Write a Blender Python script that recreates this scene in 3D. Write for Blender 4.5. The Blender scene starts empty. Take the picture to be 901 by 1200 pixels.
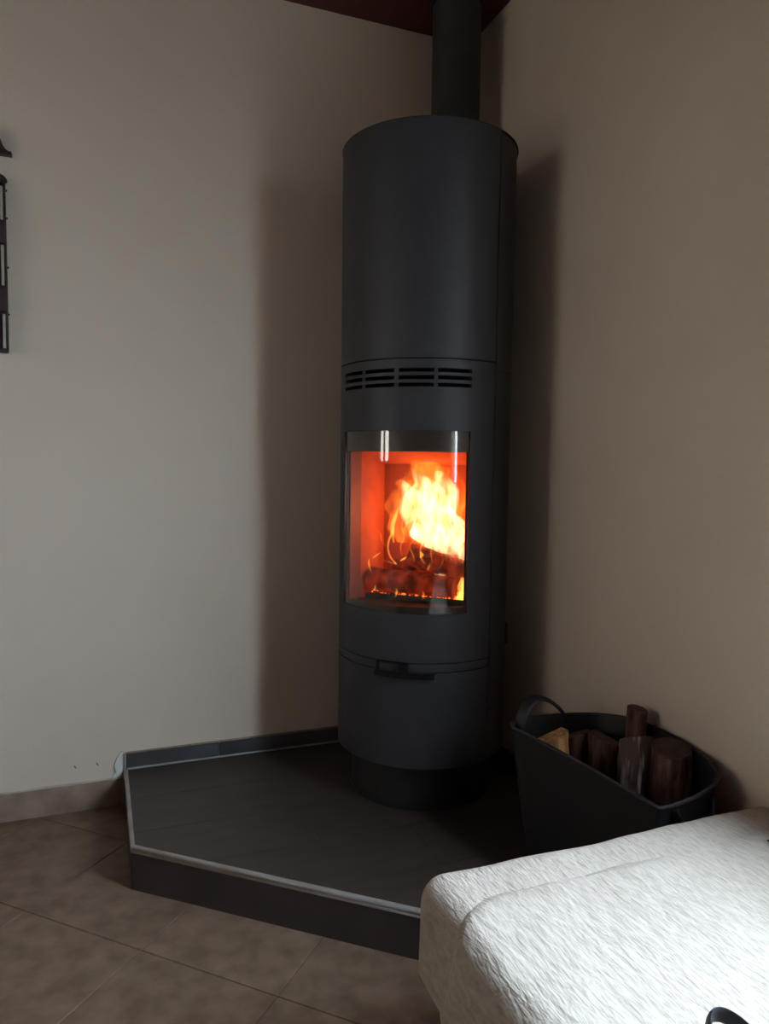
import bpy, bmesh, math, random
from mathutils import Vector, Matrix, noise

random.seed(7)
SC = bpy.context.scene
COL = SC.collection
PI = math.pi
rad = math.radians

# ------------------------------------------------------------------ camera, sky, exposure
XW, YW, EYE = 1.193061, 2.34, 1.078122          # camera to right wall / left wall, eye height
cd = bpy.data.cameras.new('camera')
cd.sensor_fit = 'VERTICAL'
cd.sensor_height = 24.0
cd.lens = 24.0 * 850.0 / 1200.0
cd.clip_start = 0.02
cam = bpy.data.objects.new('camera', cd)
COL.objects.link(cam)
cr = Vector((0.93382766, -0.35748481, 0.01305771))
cu = Vector((0.01277615, 0.06980859, 0.99747859))
cf = Vector((0.35749498, 0.93130627, -0.06975647))
m = Matrix((cr, cu, -cf)).transposed().to_4x4()
m.translation = Vector((-XW, -YW, EYE))
cam.matrix_world = m
SC.camera = cam

world = bpy.data.worlds.new('overcast_sky')
SC.world = world
world.use_nodes = True
wn = world.node_tree.nodes
wl = world.node_tree.links
wn['Background'].inputs[0].default_value = (0.68, 0.85, 1.0, 1)
# overcast sky: zenith three times as bright as the horizon
wtc = wn.new('ShaderNodeTexCoord')
wsx = wn.new('ShaderNodeSeparateXYZ')
wmr = wn.new('ShaderNodeMapRange')
wmr.inputs['To Min'].default_value = 15.0
wmr.inputs['To Max'].default_value = 45.0
wl.new(wtc.outputs['Generated'], wsx.inputs[0])
wl.new(wsx.outputs['Z'], wmr.inputs['Value'])
wl.new(wmr.outputs[0], wn['Background'].inputs[1])

SC.view_settings.view_transform = 'Standard'
SC.view_settings.look = 'None'
SC.view_settings.exposure = 0.12
SC.view_settings.gamma = 1.0
SC.view_settings.use_curve_mapping = False
SC.cycles.use_denoising = True
SC.cycles.max_bounces = 10
SC.cycles.diffuse_bounces = 6
SC.cycles.transparent_max_bounces = 16
SC.cycles.sample_clamp_indirect = 6.0
SC.cycles.volume_step_rate = 0.5

def portal(name, loc, normal, sx, sy):
    l = bpy.data.lights.new(name, 'AREA')
    l.shape = 'RECTANGLE'
    l.size = sx
    l.size_y = sy
    l.cycles.is_portal = True
    o = bpy.data.objects.new(name, l)
    COL.objects.link(o)
    o.location = loc
    o.rotation_euler = Vector(normal).to_track_quat('-Z', 'Z').to_euler()
    return o

# openings: one narrow window in the right wall, a glazed door in the far outer wall
RX, RY, CEIL = -3.75, -5.0, 2.514
WIN = (-2.35, -1.60, 0.76, 2.10)                 # y0 y1 z0 z1 in wall_right
DOOR = (-1.66, -0.72, 0.0, 2.20)                 # y0 y1 z0 z1 in the outer wall
PANES = ((-1.53, -1.23), (-1.04, -0.83))
portal('window_portal', (0.10, (WIN[0]+WIN[1])/2, (WIN[2]+WIN[3])/2), (-1, 0, 0), WIN[1]-WIN[0], WIN[3]-WIN[2])
for a, b in PANES:
    portal('door_portal', (RX-0.07, (a+b)/2, 1.57), (1, 0, 0), b-a, 0.98)

# ------------------------------------------------------------------ materials
def new_mat(name):
    mt = bpy.data.materials.new(name)
    mt.use_nodes = True
    nt = mt.node_tree
    return mt, nt, nt.nodes['Principled BSDF'], nt.nodes['Material Output']

def mat(name, c1, c2=None, rough=0.6, scale=6.0, detail=6.0, stretch=(1, 1, 1), bump=0.0, bscale=None,
        bdist=0.002, metal=0.0, spec=0.5, rand=0.0, bstretch=None, space='Object', lo=0.35, hi=0.65):
    mt, nt, bs, out = new_mat(name)
    N, L = nt.nodes, nt.links
    tc = N.new('ShaderNodeTexCoord')
    mp = N.new('ShaderNodeMapping')
    mp.inputs['Scale'].default_value = stretch
    L.new(tc.outputs[space], mp.inputs['Vector'])
    bs.inputs['Roughness'].default_value = rough
    bs.inputs['Metallic'].default_value = metal
    bs.inputs['Specular IOR Level'].default_value = spec
    if c2 is None:
        c2 = tuple(min(1, v*1.12) for v in c1)
    nz = N.new('ShaderNodeTexNoise')
    nz.inputs['Scale'].default_value = scale
    nz.inputs['Detail'].default_value = detail
    L.new(mp.outputs[0], nz.inputs['Vector'])
    rp = N.new('ShaderNodeValToRGB')
    rp.color_ramp.elements[0].position = lo
    rp.color_ramp.elements[0].color = (*c1, 1)
    rp.color_ramp.elements[1].position = hi
    rp.color_ramp.elements[1].color = (*c2, 1)
    L.new(nz.outputs['Fac'], rp.inputs[0])
    col = rp.outputs[0]
    if rand:
        oi = N.new('ShaderNodeObjectInfo')
        hs = N.new('ShaderNodeHueSaturation')
        mr = N.new('ShaderNodeMapRange')
        mr.inputs['To Min'].default_value = 1-rand
        mr.inputs['To Max'].default_value = 1+rand
        L.new(oi.outputs['Random'], mr.inputs['Value'])
        L.new(mr.outputs[0], hs.inputs['Value'])
        L.new(col, hs.inputs['Color'])
        col = hs.outputs[0]
    L.new(col, bs.inputs['Base Color'])
    if bump:
        mp2 = mp
        if bstretch:
            mp2 = N.new('ShaderNodeMapping')
            mp2.inputs['Scale'].default_value = bstretch
            L.new(tc.outputs[space], mp2.inputs['Vector'])
        nb = N.new('ShaderNodeTexNoise')
        nb.inputs['Scale'].default_value = bscale or scale*8
        nb.inputs['Detail'].default_value = 4
        L.new(mp2.outputs[0], nb.inputs['Vector'])
        bp = N.new('ShaderNodeBump')
        bp.inputs['Strength'].default_value = bump
        bp.inputs['Distance'].default_value = bdist
        L.new(nb.outputs['Fac'], bp.inputs['Height'])
        L.new(bp.outputs[0], bs.inputs['Normal'])
    return mt

M = {}
M['wall'] = mat('wall_paint', (0.66, 0.555, 0.46), (0.71, 0.60, 0.505), 0.85, 1.2, 5, bump=0.35, bscale=140, bdist=0.002, spec=0.2)
M['ceiling'] = mat('dark_red_ceiling', (0.075, 0.017, 0.018), (0.10, 0.022, 0.022), 0.6, 3, 4, spec=0.3)
M['tile'] = mat('floor_tile', (0.135, 0.085, 0.054), (0.215, 0.145, 0.098), 0.5, 17, 10, bump=0.15, bscale=60, bdist=0.001, rand=0.05)
M['grout'] = mat('grout', (0.06, 0.042, 0.03), None, 0.9, 30)
M['skirt'] = mat('skirting_tile', (0.22, 0.155, 0.112), (0.32, 0.235, 0.175), 0.45, 16, 9)
M['plaster'] = mat('plaster_white', (0.60, 0.60, 0.60), (0.72, 0.72, 0.72), 0.9, 20)
M['bead'] = mat('joint_sealant', (0.42, 0.37, 0.31), (0.52, 0.46, 0.40), 0.8, 30)
M['slate'] = mat('hearth_tile', (0.040, 0.029, 0.025), (0.056, 0.042, 0.036), 0.45, 7, 8, stretch=(1, 4, 1), bump=0.2, bscale=50, bdist=0.001, rand=0.04)
M['upstand'] = mat('upstand_slate', (0.050, 0.050, 0.056), (0.075, 0.075, 0.082), 0.30, 8, 6)
M['riser'] = mat('riser_tile', (0.040, 0.028, 0.028), (0.056, 0.042, 0.040), 0.45, 7, 6)
M['core'] = mat('hearth_core', (0.05, 0.045, 0.045), None, 0.9, 10)
M['alu'] = mat('aluminium_trim', (0.30, 0.28, 0.26), (0.38, 0.36, 0.34), 0.45, 20, metal=0.3)
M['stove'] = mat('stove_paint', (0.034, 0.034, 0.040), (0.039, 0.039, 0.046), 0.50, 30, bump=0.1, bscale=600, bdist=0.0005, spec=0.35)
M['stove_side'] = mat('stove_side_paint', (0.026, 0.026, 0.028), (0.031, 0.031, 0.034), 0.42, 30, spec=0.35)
M['stove_dark'] = mat('stove_black', (0.010, 0.010, 0.011), (0.014, 0.014, 0.015), 0.5, 20)
M['frit'] = mat('glass_frit', (0.020, 0.012, 0.010), (0.030, 0.018, 0.015), 0.35, 20)
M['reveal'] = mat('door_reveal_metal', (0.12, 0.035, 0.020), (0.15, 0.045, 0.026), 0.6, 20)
M['pipe'] = mat('pipe_paint', (0.036, 0.034, 0.036), (0.044, 0.042, 0.044), 0.55, 20, spec=0.3)
M['handle'] = mat('handle_black', (0.004, 0.004, 0.004), None, 0.6, 20, spec=0.2)
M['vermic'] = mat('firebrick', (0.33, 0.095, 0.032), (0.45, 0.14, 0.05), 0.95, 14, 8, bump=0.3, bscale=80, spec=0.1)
M['rubber'] = mat('tub_rubber', (0.008, 0.008, 0.010), (0.011, 0.011, 0.013), 0.5, 14, bump=0.15, bscale=40)
M['bark'] = mat('bark', (0.040, 0.020, 0.017), (0.19, 0.10, 0.08), 0.9, 9, 9, stretch=(5, 5, 0.7), bump=0.9, bscale=16, bdist=0.01, rand=0.25, spec=0.15)
M['palebark'] = mat('pale_bark', (0.09, 0.055, 0.045), (0.55, 0.47, 0.43), 0.9, 12, 9, stretch=(4, 4, 0.6), bump=0.9, bscale=20, bdist=0.008, lo=0.5, hi=0.68)
M['wood'] = mat('split_wood', (0.26, 0.105, 0.035), (0.56, 0.30, 0.12), 0.8, 12, 8, stretch=(6, 6, 0.5), bump=0.5, bscale=30, bdist=0.004)
M['cutend'] = mat('cut_end', (0.06, 0.032, 0.025), (0.10, 0.055, 0.04), 0.85, 30)
M['black_fabric'] = mat('black_strap', (0.010, 0.009, 0.014), (0.016, 0.014, 0.020), 0.6, 60, bump=0.2, bscale=900, bdist=0.0005)
M['sofa_base'] = mat('sofa_base_fabric', (0.10, 0.08, 0.065), (0.13, 0.10, 0.085), 0.9, 30)
M['iron'] = mat('dark_iron', (0.022, 0.013, 0.012), (0.032, 0.018, 0.016), 0.5, 20)
M['band'] = mat('maroon_band', (0.030, 0.010, 0.010), (0.040, 0.014, 0.013), 0.5, 20)
M['steel'] = mat('aged_steel', (0.50, 0.47, 0.42), (0.62, 0.59, 0.54), 0.45, 30, metal=0.5)
M['frame'] = mat('window_frame_wood', (0.30, 0.20, 0.13), (0.36, 0.25, 0.17), 0.5, 12)
M['ground'] = mat('outside_ground', (0.20, 0.20, 0.18), (0.26, 0.26, 0.23), 0.9, 3)
M['char'] = mat('charred_log', (0.030, 0.014, 0.010), (0.16, 0.060, 0.035), 0.9, 16, 9, stretch=(2, 2, 0.6), bump=1.0, bscale=24, bdist=0.01, spec=0.1)

def cover_material():
    mt, nt, bs, out = new_mat('woven_cover')
    N, L = nt.nodes, nt.links
    tc = N.new('ShaderNodeTexCoord')
    bs.inputs['Roughness'].default_value = 0.9
    bs.inputs['Specular IOR Level'].default_value = 0.15
    rp = N.new('ShaderNodeValToRGB')
    rp.color_ramp.elements[0].color = (0.375, 0.328, 0.278, 1)
    rp.color_ramp.elements[1].color = (0.47, 0.418, 0.362, 1)
    rp.color_ramp.elements[0].position = 0.3
    rp.color_ramp.elements[1].position = 0.6
    # crinkled ridges: long and thin, along the couch
    def ridged(sc, st, rot=0.0, det=3):
        mp = N.new('ShaderNodeMapping')
        mp.inputs['Scale'].default_value = st
        mp.inputs['Rotation'].default_value = (0, 0, rot)
        L.new(tc.outputs['Object'], mp.inputs['Vector'])
        nz = N.new('ShaderNodeTexNoise')
        nz.inputs['Scale'].default_value = sc
        nz.inputs['Detail'].default_value = det
        nz.inputs['Distortion'].default_value = 0.4
        L.new(mp.outputs[0], nz.inputs['Vector'])
        return nz.outputs['Fac']
    a = ridged(1.0, (230, 46, 90), 0.12)
    b = ridged(1.0, (60, 24, 40), 0.05)
    c = ridged(9.0, (1, 1, 1), 0, 5)
    L.new(a, rp.inputs[0])
    L.new(rp.outputs[0], bs.inputs['Base Color'])
    b1 = N.new('ShaderNodeBump'); b1.inputs['Strength'].default_value = 0.5; b1.inputs['Distance'].default_value = 0.005
    b2 = N.new('ShaderNodeBump'); b2.inputs['Strength'].default_value = 0.5; b2.inputs['Distance'].default_value = 0.008
    b3 = N.new('ShaderNodeBump'); b3.inputs['Strength'].default_value = 0.4; b3.inputs['Distance'].default_value = 0.03
    L.new(a, b1.inputs['Height']); L.new(b, b2.inputs['Height']); L.new(c, b3.inputs['Height'])
    L.new(b3.outputs[0], b2.inputs['Normal']); L.new(b2.outputs[0], b1.inputs['Normal'])
    L.new(b1.outputs[0], bs.inputs['Normal'])
    return mt
M['cover'] = cover_material()

def glass_material(name, ior=1.5, tint=(1, 1, 1), rough=0.0):
    mt, nt, bs, out = new_mat(name)
    N, L = nt.nodes, nt.links
    N.remove(bs)
    tr = N.new('ShaderNodeBsdfTransparent'); tr.inputs[0].default_value = (*tint, 1)
    gl = N.new('ShaderNodeBsdfGlossy'); gl.inputs['Roughness'].default_value = rough
    fr = N.new('ShaderNodeFresnel')
    ge = N.new('ShaderNodeNewGeometry')              # same Fresnel on the entry and exit face of the thin sheet
    mi = N.new('ShaderNodeMapRange'); mi.inputs['To Min'].default_value = ior; mi.inputs['To Max'].default_value = 1/ior
    L.new(ge.outputs['Backfacing'], mi.inputs['Value']); L.new(mi.outputs[0], fr.inputs[0])
    mx = N.new('ShaderNodeMixShader')
    L.new(fr.outputs[0], mx.inputs[0]); L.new(tr.outputs[0], mx.inputs[1]); L.new(gl.outputs[0], mx.inputs[2])
    L.new(mx.outputs[0], out.inputs['Surface'])
    return mt
M['glass'] = glass_material('stove_glass', 1.5, (0.97, 0.95, 0.92), 0.02)
M['pane'] = glass_material('window_glass', 1.25, (1.0, 0.88, 0.78))

def flame_material(name, color, strength, nscale=22.0, lo=0.38, hi=0.62):
    mt, nt, bs, out = new_mat(name)
    N, L = nt.nodes, nt.links
    N.remove(bs)
    em = N.new('ShaderNodeEmission')
    em.inputs[0].default_value = (*color, 1)
    tc = N.new('ShaderNodeTexCoord')
    mp = N.new('ShaderNodeMapping'); mp.inputs['Scale'].default_value = (1, 1, 0.38)
    nz = N.new('ShaderNodeTexNoise'); nz.inputs['Scale'].default_value = nscale
    nz.inputs['Detail'].default_value = 3; nz.inputs['Distortion'].default_value = 1.2
    mr = N.new('ShaderNodeMapRange')
    mr.inputs['From Min'].default_value = lo; mr.inputs['From Max'].default_value = hi
    mr.inputs['To Min'].default_value = 0.03*strength; mr.inputs['To Max'].default_value = strength
    L.new(tc.outputs['Object'], mp.inputs[0]); L.new(mp.outputs[0], nz.inputs['Vector'])
    L.new(nz.outputs['Fac'], mr.inputs['Value']); L.new(mr.outputs[0], em.inputs[1])
    L.new(em.outputs[0], out.inputs['Volume'])
    return mt
M['flame'] = flame_material('flame_core', (1.0, 0.53, 0.26), 58, 30, 0.44, 0.60)
M['flame2'] = flame_material('flame_soft', (1.0, 0.30, 0.03), 26, 18, 0.42, 0.62)
M['wisp'] = flame_material('flame_wisp', (1.0, 0.36, 0.06), 110, 30, 0.3, 0.5)

def char_glow(mt):
    nt = mt.node_tree; N, L = nt.nodes, nt.links
    bs = N['Principled BSDF']
    tc = N.new('ShaderNodeTexCoord')
    nz = N.new('ShaderNodeTexNoise'); nz.inputs['Scale'].default_value = 26; nz.inputs['Detail'].default_value = 5
    mr = N.new('ShaderNodeMapRange')
    mr.inputs['From Min'].default_value = 0.38; mr.inputs['From Max'].default_value = 0.72
    mr.inputs['To Min'].default_value = 0.02; mr.inputs['To Max'].default_value = 0.26
    L.new(tc.outputs['Object'], nz.inputs['Vector']); L.new(nz.outputs['Fac'], mr.inputs['Value'])
    bs.inputs['Emission Color'].default_value = (1.0, 0.06, 0.008, 1)
    L.new(mr.outputs[0], bs.inputs['Emission Strength'])
char_glow(M['char'])

def ember_material():
    mt, nt, bs, out = new_mat('glowing_ember')
    N, L = nt.nodes, nt.links
    bs.inputs['Base Color'].default_value = (0.03, 0.012, 0.01, 1)
    bs.inputs['Roughness'].default_value = 0.9
    tc = N.new('ShaderNodeTexCoord')
    nz = N.new('ShaderNodeTexNoise'); nz.inputs['Scale'].default_value = 38; nz.inputs['Detail'].default_value = 3
    mr = N.new('ShaderNodeMapRange')
    mr.inputs['From Min'].default_value = 0.46; mr.inputs['From Max'].default_value = 0.68
    mr.inputs['To Min'].default_value = 0.0; mr.inputs['To Max'].default_value = 5.0
    L.new(tc.outputs['Object'], nz.inputs['Vector']); L.new(nz.outputs['Fac'], mr.inputs['Value'])
    bs.inputs['Emission Color'].default_value = (1.0, 0.14, 0.015, 1)
    L.new(mr.outputs[0], bs.inputs['Emission Strength'])
    return mt
M['ember'] = ember_material()

# ------------------------------------------------------------------ mesh helpers
def mesh_obj(name, verts, faces, material, parent=None, smooth=35, loc=None, recalc=True):
    me = bpy.data.meshes.new(name)
    me.from_pydata([tuple(v) for v in verts], [], faces)
    if recalc:
        bm = bmesh.new(); bm.from_mesh(me)
        bmesh.ops.recalc_face_normals(bm, faces=bm.faces)
        bm.to_mesh(me); bm.free()
    me.materials.append(M[material] if isinstance(material, str) else material)
    if smooth:
        me.polygons.foreach_set('use_smooth', [True]*len(me.polygons))
        me.set_sharp_from_angle(angle=rad(smooth))
    o = bpy.data.objects.new(name, me)
    COL.objects.link(o)
    if parent is not None:
        o.parent = parent
    if loc is not None:
        o.location = loc
    return o

def tag(o, label=None, cat=None, group=None, kind=None):
    if label: o['label'] = label
    if cat: o['category'] = cat
    if group: o['group'] = group
    if kind: o['kind'] = kind
    return o

def thing(name, label, cat, loc=(0, 0, 0), rz=0.0, group=None):
    o = bpy.data.objects.new(name, None)
    o.empty_display_size = 0.05
    COL.objects.link(o)
    o.location = loc
    o.rotation_euler = (0, 0, rz)
    return tag(o, label, cat, group)

class MB:
    """collects closed shapes into one vertex / face list"""
    def __init__(s):
        s.v, s.f = [], []
    def add(s, v, f):
        k = len(s.v)
        s.v += [tuple(p) for p in v]
        s.f += [tuple(i+k for i in q) for q in f]
        return s
    def box(s, a, b, bev=0.0):
        x0, y0, z0 = a; x1, y1, z1 = b
        if bev <= 0:
            v = [(x0,y0,z0),(x1,y0,z0),(x1,y1,z0),(x0,y1,z0),(x0,y0,z1),(x1,y0,z1),(x1,y1,z1),(x0,y1,z1)]
            f = [(0,3,2,1),(4,5,6,7),(0,1,5,4),(1,2,6,5),(2,3,7,6),(3,0,4,7)]
            return s.add(v, f)
        bm = bmesh.new()
        bmesh.ops.create_cube(bm, size=1.0)
        for q in bm.verts:
            q.co = Vector(((x0+x1)/2 + q.co.x*(x1-x0), (y0+y1)/2 + q.co.y*(y1-y0), (z0+z1)/2 + q.co.z*(z1-z0)))
        bmesh.ops.bevel(bm, geom=bm.edges[:], offset=bev, segments=2, profile=0.6, affect='EDGES')
        bm.verts.index_update()
        v = [q.co.copy() for q in bm.verts]; f = [[q.index for q in p.verts] for p in bm.faces]
        bm.free()
        return s.add(v, f)
    def prism(s, poly, z0, z1, bev=0.0):
        n = len(poly)
        if bev > 0:
            c = Vector((sum(p[0] for p in poly)/n, sum(p[1] for p in poly)/n))
            ins = []
            for p in poly:
                d = Vector(p)-c
                L = max(d.length, 1e-6)
                ins.append(c + d*max(0.0, 1-bev*1.3/L))
            v = [(p[0], p[1], z0) for p in poly] + [(p[0], p[1], z1-bev) for p in poly] + [(p[0], p[1], z1) for p in ins]
            f = [tuple(range(n-1, -1, -1)), tuple(range(2*n, 3*n))]
            for k in (0, n):
                f += [(k+i, k+(i+1) % n, k+n+(i+1) % n, k+n+i) for i in range(n)]
        else:
            v = [(p[0], p[1], z0) for p in poly] + [(p[0], p[1], z1) for p in poly]
            f = [tuple(range(n-1, -1, -1)), tuple(range(n, 2*n))] + [(i, (i+1) % n, n+(i+1) % n, n+i) for i in range(n)]
        return s.add(v, f)
    def tube(s, pts, radii, n=10, flat=None, up=Vector((0, 0, 1)), caps=True):
        """swept section; flat = (a, b) half-axes scale of an elliptical or strap section"""
        pts = [Vector(p) for p in pts]
        if not isinstance(radii, (list, tuple)): radii = [radii]*len(pts)
        rings = []
        prev = None
        for i, p in enumerate(pts):
            t = (pts[min(i+1, len(pts)-1)] - pts[max(i-1, 0)]).normalized()
            if prev is None:
                ref = up if abs(t.dot(up)) < 0.95 else Vector((1, 0, 0))
                a = (ref - t*ref.dot(t)).normalized()
            else:
                a = (prev - t*prev.dot(t)).normalized()
            prev = a
            b = t.cross(a)
            fa, fb = flat or (1, 1)
            rings.append([p + a*math.cos(2*PI*k/n)*radii[i]*fa + b*math.sin(2*PI*k/n)*radii[i]*fb for k in range(n)])
        v = [q for r in rings for q in r]
        f = [(i*n+k, i*n+(k+1) % n, (i+1)*n+(k+1) % n, (i+1)*n+k) for i in range(len(pts)-1) for k in range(n)]
        if caps:
            f += [tuple(range(n-1, -1, -1)), tuple((len(pts)-1)*n+k for k in range(n))]
        return s.add(v, f)
    def build(s, name, material, parent=None, smooth=35, recalc=True):
        return mesh_obj(name, s.v, s.f, material, parent, smooth, recalc=recalc)

def grid_solid(us, vs, hole, fo, fi):
    """a plate over the grid us x vs with holes; fo / fi give outer and inner points"""
    nu, nv = len(us)-1, len(vs)-1
    ids, v, f = {}, [], []
    def vid(i, j, s):
        k = (i, j, s)
        if k not in ids:
            ids[k] = len(v); v.append((fo if s == 0 else fi)(us[i], vs[j]))
        return ids[k]
    solid = [[not hole((us[i]+us[i+1])/2, (vs[j]+vs[j+1])/2) for j in range(nv)] for i in range(nu)]
    for i in range(nu):
        for j in range(nv):
            if not solid[i][j]: continue
            f.append((vid(i,j,0), vid(i+1,j,0), vid(i+1,j+1,0), vid(i,j+1,0)))
            f.append((vid(i,j,1), vid(i,j+1,1), vid(i+1,j+1,1), vid(i+1,j,1)))
            for (di, dj, a, b) in ((-1,0,(i,j+1),(i,j)), (1,0,(i+1,j),(i+1,j+1)), (0,-1,(i,j),(i+1,j)), (0,1,(i+1,j+1),(i,j+1))):
                I, J = i+di, j+dj
                if 0 <= I < nu and 0 <= J < nv and solid[I][J]: continue
                f.append((vid(*a,0), vid(*a,1), vid(*b,1), vid(*b,0)))
    return v, f

def steps(lo, hi, d, extra=()):
    n = max(1, round((hi-lo)/d))
    out = [lo + (hi-lo)*i/n for i in range(n+1)] + [e for e in extra if lo < e < hi]
    out.sort()
    r = [out[0]]
    ex = set(round(e, 6) for e in extra)
    for x in out[1:]:
        if x - r[-1] < d*0.25:
            if round(x, 6) in ex: r[-1] = x
            continue
        r.append(x)
    r[0], r[-1] = lo, hi
    return r

def clip(poly, region):
    """Sutherland-Hodgman, convex counter-clockwise region"""
    out = list(poly)
    n = len(region)
    for i in range(n):
        a, b = region[i], region[(i+1) % n]
        inside = lambda p: (b[0]-a[0])*(p[1]-a[1]) - (b[1]-a[1])*(p[0]-a[0]) >= -1e-9
        def cross(p, q):
            d1 = (b[0]-a[0])*(p[1]-a[1]) - (b[1]-a[1])*(p[0]-a[0])
            d2 = (b[0]-a[0])*(q[1]-a[1]) - (b[1]-a[1])*(q[0]-a[0])
            t = d1/(d1-d2)
            return (p[0]+(q[0]-p[0])*t, p[1]+(q[1]-p[1])*t)
        res = []
        for k in range(len(out)):
            p, q = out[k-1], out[k]
            if inside(q):
                if not inside(p): res.append(cross(p, q))
                res.append(q)
            elif inside(p): res.append(cross(p, q))
        out = res
        if len(out) < 3: return []
    cl = []
    for p in out:
        if not cl or math.hypot(p[0]-cl[-1][0], p[1]-cl[-1][1]) > 1e-4: cl.append(p)
    if len(cl) > 2 and math.hypot(cl[0][0]-cl[-1][0], cl[0][1]-cl[-1][1]) < 1e-4: cl.pop()
    return cl if len(cl) >= 3 else []

def parea(p):
    return abs(sum(p[i-1][0]*p[i][1]-p[i][0]*p[i-1][1] for i in range(len(p))))/2

def shrink(poly, d):
    """move each edge of a convex ccw polygon inwards by d"""
    n = len(poly); out = []
    for i in range(n):
        p0, p1, p2 = Vector(poly[i-1]), Vector(poly[i]), Vector(poly[(i+1) % n])
        e1, e2 = (p1-p0).normalized(), (p2-p1).normalized()
        n1, n2 = Vector((-e1.y, e1.x)), Vector((-e2.y, e2.x))
        k = 1+n1.dot(n2)
        out.append(tuple(p1 + (n1+n2)*(d/max(k, 0.3))))
    return out

# ------------------------------------------------------------------ the room
fl = MB().box((RX, RY, -0.08), (0, 0, -0.0025)).build('floor', 'grout', smooth=0)
tag(fl, kind='structure')
TP = 0.345
ang = rad(46.5)
ex, ey = Vector((math.cos(ang), math.sin(ang))), Vector((-math.sin(ang), math.cos(ang)))
o0 = Vector((-1.135, -0.732))                      # a tile crossing seen in the photograph
room_poly = [(RX, RY), (0, RY), (0, 0), (RX, 0)]
for i in range(-14, 15):
    for j in range(-14, 15):
        c = o0 + ex*TP*i + ey*TP*j
        q = [c, c+ex*TP, c+ex*TP+ey*TP, c+ey*TP]
        p = clip([tuple(k) for k in q], room_poly)
        if not p or parea(p) < 0.004: continue
        p = shrink(p, 0.0010)
        MB().prism(p, -0.008, 0.0, 0.0012).build('tile', 'tile', fl, smooth=0)

WT = 0.16
def plain_wall(name, us, vs, hole, fo, fi, m='wall'):
    v, f = grid_solid(us, vs, hole, fo, fi)
    return tag(mesh_obj(name, v, f, m, smooth=0), kind='structure')
no = lambda a, b: False
plain_wall('wall_left', [RX-WT, WT], [-0.08, CEIL], no, lambda u, w: (u, 0, w), lambda u, w: (u, WT, w))
plain_wall('wall_right', [RY, WIN[0], WIN[1], 0], [-0.08, WIN[2], WIN[3], CEIL],
           lambda a, b: WIN[0] < a < WIN[1] and WIN[2] < b < WIN[3], lambda u, w: (0, u, w), lambda u, w: (WT, u, w))
plain_wall('wall_back', [RX-WT, WT], [-0.08, CEIL], no, lambda u, w: (u, RY, w), lambda u, w: (u, RY-WT, w))
plain_wall('wall_outer', [RY, DOOR[0], DOOR[1], 0], [-0.08, 0.0, DOOR[3], CEIL],
           lambda a, b: DOOR[0] < a < DOOR[1] and 0 < b < DOOR[3], lambda u, w: (RX, u, w), lambda u, w: (RX-WT, u, w))
tag(MB().box((RX-WT, RY-WT, CEIL), (WT, WT, CEIL+0.1)).build('ceiling', 'ceiling', smooth=0), kind='structure')
tag(MB().box((-40, -40, -0.30), (40, 40, -0.10)).build('ground', 'ground', smooth=0), kind='structure')

tag(MB().box((RX-WT-2.5, -4.0, 2.25), (RX-WT-0.002, 1.5, 2.33)).build('door_light_blocker', 'frame', smooth=0), kind='structure')  # unseen slab added outside to keep door light off low surfaces

# window in the right wall, beside the couch
w = MB()
y0, y1, z0, z1 = WIN
w.box((0.05, y0, z0), (0.10, y0+0.04, z1)).box((0.05, y1-0.04, z0), (0.10, y1, z1))
w.box((0.05, y0, z0), (0.10, y1, z0+0.04)).box((0.05, y0, z1-0.04), (0.10, y1, z1))
wo = tag(w.build('window_1', 'frame', smooth=0), kind='structure')
MB().box((-0.03, y0-0.03, z0-0.03), (0.12, y1+0.03, z0-0.001)).build('window_sill', 'plaster', wo, smooth=0)
# glazed door in the outer wall
y0, y1, z0, z1 = DOOR
us = [y0, PANES[0][0], PANES[0][1], PANES[1][0], PANES[1][1], y1]
v, f = grid_solid(us, [0.0, 1.08, 2.06, z1], lambda a, b: 1.08 < b < 2.06 and any(p < a < q for p, q in PANES),
                  lambda u, k: (RX-0.04, u, k), lambda u, k: (RX-0.085, u, k))
do = tag(mesh_obj('door_1', v, f, 'frame', smooth=0), kind='structure')
for p, q in PANES:
    MB().box((RX-0.065, p, 1.08), (RX-0.061, q, 2.06)).build('pane', 'pane', do, smooth=0)

# skirting along the left wall up to the hearth, and on the other walls
bl = MB()
bl.box((RX, -0.010, 0.0), (-1.162, 0.0, 0.084), 0.002)
b = tag(bl.build('baseboard_left', 'skirt'), kind='structure')
bd = MB()
n = 60
pts = [(-3.7 + (2.535)*i/n, -0.004 - 0.002*noise.noise((i*0.7, 0, 3)), 0.086 + 0.0015*noise.noise((i*0.5, 1, 0))) for i in range(n+1)]
bd.tube(pts, [0.0035]*(n+1), 6).build('joint_bead', 'bead', b)
# rough plaster touch-up between the skirting and the hearth
pv = [(-1.153, 0.172), (-1.160, 0.170), (-1.168, 0.160), (-1.176, 0.146), (-1.183, 0.128), (-1.181, 0.115),
      (-1.176, 0.106), (-1.186, 0.096), (-1.196, 0.091), (-1.182, 0.086), (-1.166, 0.088), (-1.156, 0.10), (-1.153, 0.12)]
pm = MB()
k = len(pv)
pm.add([(x, -0.0002, z) for x, z in pv] + [(x*0.94-1.166*0.06, -0.006, z*0.94+0.125*0.06) for x, z in pv],
       [tuple(range(k)), tuple(range(2*k-1, k-1, -1))] + [(i, (i+1) % k, k+(i+1) % k, k+i) for i in range(k)])
tag(pm.build('trim_1', 'plaster'), kind='structure', label='white plaster patch where skirting meets hearth')
tag(MB().box((-0.010, RY, 0.0), (0, -1.215, 0.084), 0.002).build('baseboard_right', 'skirt'), kind='structure')
tag(MB().box((RX, RY, 0.0), (0, RY+0.010, 0.084), 0.002).build('baseboard_back', 'skirt'), kind='structure')
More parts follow.
